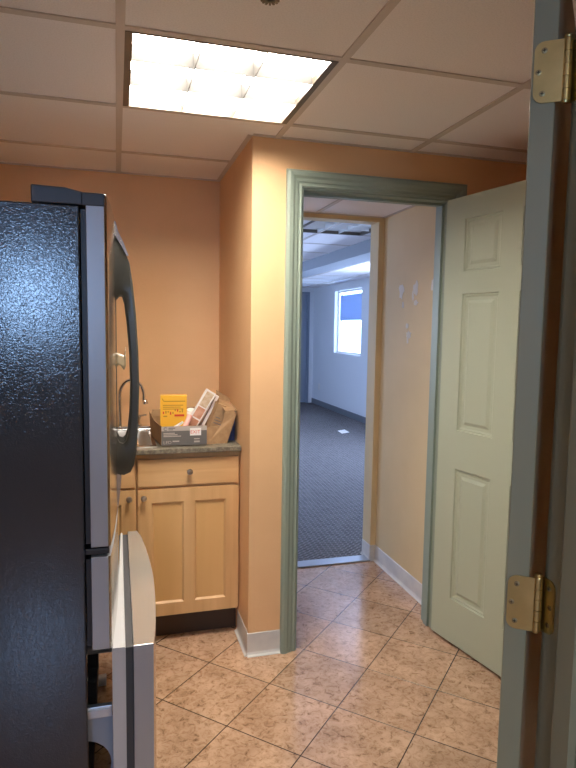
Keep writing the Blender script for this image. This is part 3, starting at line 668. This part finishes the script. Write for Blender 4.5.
# ------------------------------------------------------------------ refrigerator
FY, FB = 1.545, 2.455; oF = (-.45, 1.6, 0)
rf = thing('refrigerator', 'dark pebbled steel french door refrigerator with its bottom freezer drawer pulled open', 'refrigerator', oF)
bd = MB(oF)
bd.box((-.80, FY+.04, .68), (-.083, FB-.04, 1.735)); bd.box((-.80, FY, .05), (-.083, FY+.04, 1.735)); bd.box((-.80, FB-.04, .05), (-.083, FB, 1.735)); bd.box((-.80, FY+.04, .05), (-.74, FB-.04, .68)); bd.box((-.74, FY+.04, .05), (-.083, FB-.04, .08))
bd.build('body', PEBB, rf, bevel=.004)
MB(oF).box((-.735, FY+.045, .085), (-.15, FB-.045, .09)).build('freezer_floor', LINER, rf)
def fx(y, edge, bow): 
    t_ = (y-(FY+FB)/2)/((FB-FY)/2); return edge+bow*(1-t_*t_)
def bowed(ya, yb, z0_, z1_, xin, edge, bow, name, side, front, top=None, parent=None, r=.006, n=12):
    m_ = MB(oF); ys = [ya+(yb-ya)*k_/n for k_ in range(n+1)]
    outer = [(fx(y, edge, bow), y) for y in ys]
    outer[0] = (outer[0][0]-r, ya); outer.insert(1, (fx(ya, edge, bow), ya+r)); outer[-1] = (outer[-1][0]-r, yb); outer.insert(-1, (fx(yb, edge, bow), yb-r))
    A = [m_.V((x, y, z0_)) for x, y in outer]; B = [m_.V((x, y, z1_)) for x, y in outer]
    a0, a1, b0, b1 = m_.V((xin, ya, z0_)), m_.V((xin, yb, z0_)), m_.V((xin, ya, z1_)), m_.V((xin, yb, z1_))
    m_.m(front)
    for k_ in range(len(A)-1): m_.F([A[k_], A[k_+1], B[k_+1], B[k_]])
    m_.m(side); m_.F([a0, A[0], B[0], b0]); m_.F([a1, A[-1], B[-1], b1]); m_.F([a0, a1, b1, b0]); m_.F([a0, *A, a1])
    m_.m(top or side); m_.F([b0, *B, b1])
    return m_.build(name, None, parent or rf, bevel=.0015)
def bar_handle(parent, yc, za_, zb_, x0_, wid=.026):
    """arched handle: outer and inner outline in the XZ plane swept over its width in Y"""
    H3 = zb_-za_; hw = wid/2
    outer = [(0, 1.0), (.016, .955), (.034, .912), (.045, .878), (.054, .80), (.063, .69), (.069, .56), (.071, .42), (.067, .28), (.061, .18), (.053, .125), (.042, .098), (.022, .088), (0, .095)]
    inner = [(0, .745), (.007, .752), (.014, .762), (.022, .762), (.029, .735), (.037, .65), (.043, .54), (.045, .42), (.042, .31), (.036, .245), (.029, .218), (.021, .208), (.010, .212), (0, .235)]
    m_ = MB(oF)
    def pt(p, s, k=1): return (x0_+p[0], yc+s*hw*k, za_+p[1]*H3)
    ring = []
    for po, pi_ in zip(outer, inner):
        a1_ = (po[0]*.8+pi_[0]*.2, po[1]*.8+pi_[1]*.2); a2_ = (po[0]*.2+pi_[0]*.8, po[1]*.2+pi_[1]*.8)
        ring.append([pt(pi_, 0), pt(pi_, -1, .5), pt(a2_, -1), pt(a1_, -1), pt(po, -1, .5), pt(po, 0), pt(po, 1, .5), pt(a1_, 1), pt(a2_, 1), pt(pi_, 1, .5), pt(pi_, 0)])
    m_.sheet(ring)
    m_.box((x0_, yc-hw*.5, za_+.22*H3), (x0_+.004, yc+hw*.5, za_+.76*H3))  # thin dark strip stands in for the door gap's reflection
    bmesh.ops.remove_doubles(m_.bm, verts=m_.bm.verts, dist=.0002)
    h = m_.build('handle', HANDLE, parent, smooth=True)
    c_m = MB(oF); c_m.prism([pt(p, -1, .99) for p in [(0, 1.025), (.004, 1.025), (.012, .99), (.026, .955), (.042, .905), (.036, .905), (.018, .945), (0, .98)]], (0, wid*.99, 0)); c_m.build('handle_cap', DFRONT, parent)
    c_m = MB(oF); c_m.prism([pt(p, -1, .99) for p in [(.004, .095), (.014, .09), (.010, .03), (.004, -.03), (0, -.03), (0, .095)]], (0, wid*.99, 0)); c_m.build('handle_cap', DFRONT, parent)
YM = (FY+FB)/2
dn = bowed(FY, YM-.003, .892, 1.765, -.068, -.020, .018, 'french_door', DSIDE, DFRONT)
df = bowed(YM+.003, FB, .892, 1.765, -.068, -.020, .018, 'french_door', DSIDE, DFRONT)
bar_handle(dn, YM-.055, .905, 1.745, -.004)
bar_handle(df, YM+.055, .905, 1.745, -.004)
for par, ya, yb in ((dn, FY, YM-.003), (df, YM+.003, FB)): MB(oF).box((-.080, ya+.008, .90), (-.068, yb-.008, 1.728)).build('gasket', BLK, par)
md = bowed(FY, FB, .620, .866, -.068, -.020, .018, 'middle_drawer', DSIDE, DFRONT)
MB(oF).box((-.080, FY+.008, .63), (-.068, FB-.008, .86)).build('gasket', BLK, md)
# centre hinge and hinge cover
hc = MB(oF); hc.box((-.083, FY+.002, .872), (-.024, FY+.09, .888), .003); hc.box((-.088, FY-.003, .856), (-.083, FY+.03, .89)); hc.build('centre_hinge', BLK, rf)
hc = MB(oF); hc.prism([(-.190, FY+.004, 1.737), (-.030, FY+.004, 1.737), (-.030, FY+.004, 1.750), (-.045, FY+.004, 1.757), (-.075, FY+.004, 1.768), (-.115, FY+.004, 1.776), (-.190, FY+.004, 1.778)], (0, .11, 0)); hc.build('hinge_cover', CHAR, rf, bevel=.003)
hc = MB(oF); hc.box((-.078, FY-.0015, 1.735), (-.024, FY+.05, 1.7665), .003); hc.build('door_end_cap', CHAR, dn)
MB(oF).box((-.70, FY+.02, .0), (-.13, FB-.02, .05)).build('base_grille', BLK, rf)
# clear clip stuck on the door
cl = MB((.006, 1.9, 1.345)); ys_ = 1.895; xb_ = fx(ys_, -.020, .018)
cl.sheet([[(xb_+.001+.008*math.sin(3.1*u)*(.5+.5*v)+.028*u, ys_-.008+.010*v, 1.325+(.044-.012*math.sin(5*u))*v+.008*math.sin(7*u)) for u in [i/6 for i in range(7)]] for v in [j/4 for j in range(5)]])
q = cl.build('plastic_clip', CLEAR, None, smooth=True, label='small clear plastic clip stuck on the refrigerator door behind the handle', category='clip')
so = q.modifiers.new('thick', 'SOLIDIFY'); so.thickness = .0015
# freezer drawer, pulled out
dr = thing('x', 'x', 'x'); bpy.data.objects.remove(dr)
def dfx(y):
    return .088+.0215*(1-((y-2.0)/.455)**2)-.010*max(0, (y-2.0)/.455)
m_ = MB(oF); ys = [FY+(FB-FY)*k_/16 for k_ in range(17)]; outer = [(dfx(y), y) for y in ys]; outer[0] = (outer[0][0]-.003, FY); outer[-1] = (outer[-1][0]-.008, FB)
z0_, z1_ = .085, .62; xin = .034
A = [m_.V((x, y, z0_)) for x, y in outer]; B = [m_.V((x, y, z1_)) for x, y in outer]; a0, a1, b0, b1 = m_.V((xin, FY, z0_)), m_.V((xin, FB, z0_)), m_.V((xin, FY, z1_)), m_.V((xin, FB, z1_))
m_.m(DFRONT)
for k_ in range(len(A)-1): m_.F([A[k_], A[k_+1], B[k_+1], B[k_]])
m_.m(DTOP).F([b0, *B, b1]); m_.m(DSIDE); m_.F([a0, A[0], B[0], b0]); m_.F([a1, A[-1], B[-1], b1]); m_.F([a0, a1, b1, b0]); m_.F([a0, *A, a1])
dr = m_.build('freezer_drawer', None, rf, bevel=.0012)
q = MB(oF); q.box((.0, FY+.012, .10), (.034, FB-.012, .612), .002); q.build('channel', GASK, dr)
q = MB(oF); pts = [(-.020, FY+.003, .10), (.014, FY+.003, .10), (.014, FY+.003, .612), (-.020, FY+.003, .604)]
rows = []
for y, xi, zt_ in ((FY+.003, -.020, .618), (FY+.10, -.021, .618), (FY+.28, -.017, .618), (FY+.45, -.006, .618), (FY+.60, .0, .617), (FB-.003, .006, .617)):
    rows.append([(xi, y, .10), (xi, y, zt_-.004), (xi+.003, y, zt_), (.012, y, zt_), (.014, y, zt_-.003), (.014, y, .10), (xi, y, .10)])
q.sheet(rows); q.F([q.V(p) for p in rows[0][:-1]]); q.F([q.V(p) for p in rows[-1][:-1]]); bmesh.ops.remove_doubles(q.bm, verts=q.bm.verts, dist=.0002)
q.build('liner', LINER, dr)
for ys_ in (FY+.045, FB-.061):
    q = MB(oF); q.box((-.56, ys_, .405), (-.022, ys_+.016, .438), .002); q.box((-.30, ys_-.004, .412), (-.030, ys_, .431)); q.m(RAIL).build('slide_rail', None, dr)
    # bracket with a round opening
    bk = MB(oF); cx_, cz_, rr_ = -.098, .262, .072; n = 24
    xa, xb, zb0, zt0 = -.40, -.021, .14, .405
    ring = [(cx_+rr_*math.cos(2*math.pi*k_/n), cz_+rr_*math.sin(2*math.pi*k_/n)) for k_ in range(n)]
    def sq(k_):
        a = 2*math.pi*k_/n; c1, s1 = math.cos(a), math.sin(a); t1 = 1e9
        if c1 > 1e-6: t1 = min(t1, (xb-cx_)/c1)
        if c1 < -1e-6: t1 = min(t1, (xa-cx_)/c1)
        if s1 > 1e-6: t1 = min(t1, (zt0-cz_)/s1)
        if s1 < -1e-6: t1 = min(t1, (zb0-cz_)/s1)
        return (cx_+c1*t1, cz_+s1*t1)
    oq = [sq(k_) for k_ in range(n)]
    for k_ in range(n):
        j = (k_+1) % n
        bk.prism([(ring[k_][0], ys_+.018, ring[k_][1]), (ring[j][0], ys_+.018, ring[j][1]), (oq[j][0], ys_+.018, oq[j][1]), (oq[k_][0], ys_+.018, oq[k_][1])], (0, .003, 0))
    bk.build('side_bracket', BRK, dr)
MB((-.07, 2.40, 0)).tube([(-.115, 2.42, .022), (-.055, 2.42, .022)], .022, 16).build('pipe_coupling', LINER, None, smooth=True, label='small white plastic coupling lying on the tiles behind the open freezer drawer', category='pipe fitting')

# ------------------------------------------------------------------ far room bits
MB((3.684, 10.75, .35)).box((3.682, 10.70, .30), (3.69, 10.78, .42), .002).build('wall_outlet', WHT, None, label='small outlet plate low on the window wall near the far corner', category='outlet')
MB((3.08, 7.86, .006)).prism([(3.02, 7.95, .006), (3.16, 8.03, .006), (3.14, 7.79, .006), (3.0, 7.72, .006)], (0, 0, .001)).build('sun_patch_sheet', WHT, None, label='small white sheet standing in for a bright sun patch on the far carpet', category='paper')  # sunlit patch on the carpet, put in as a white sheet
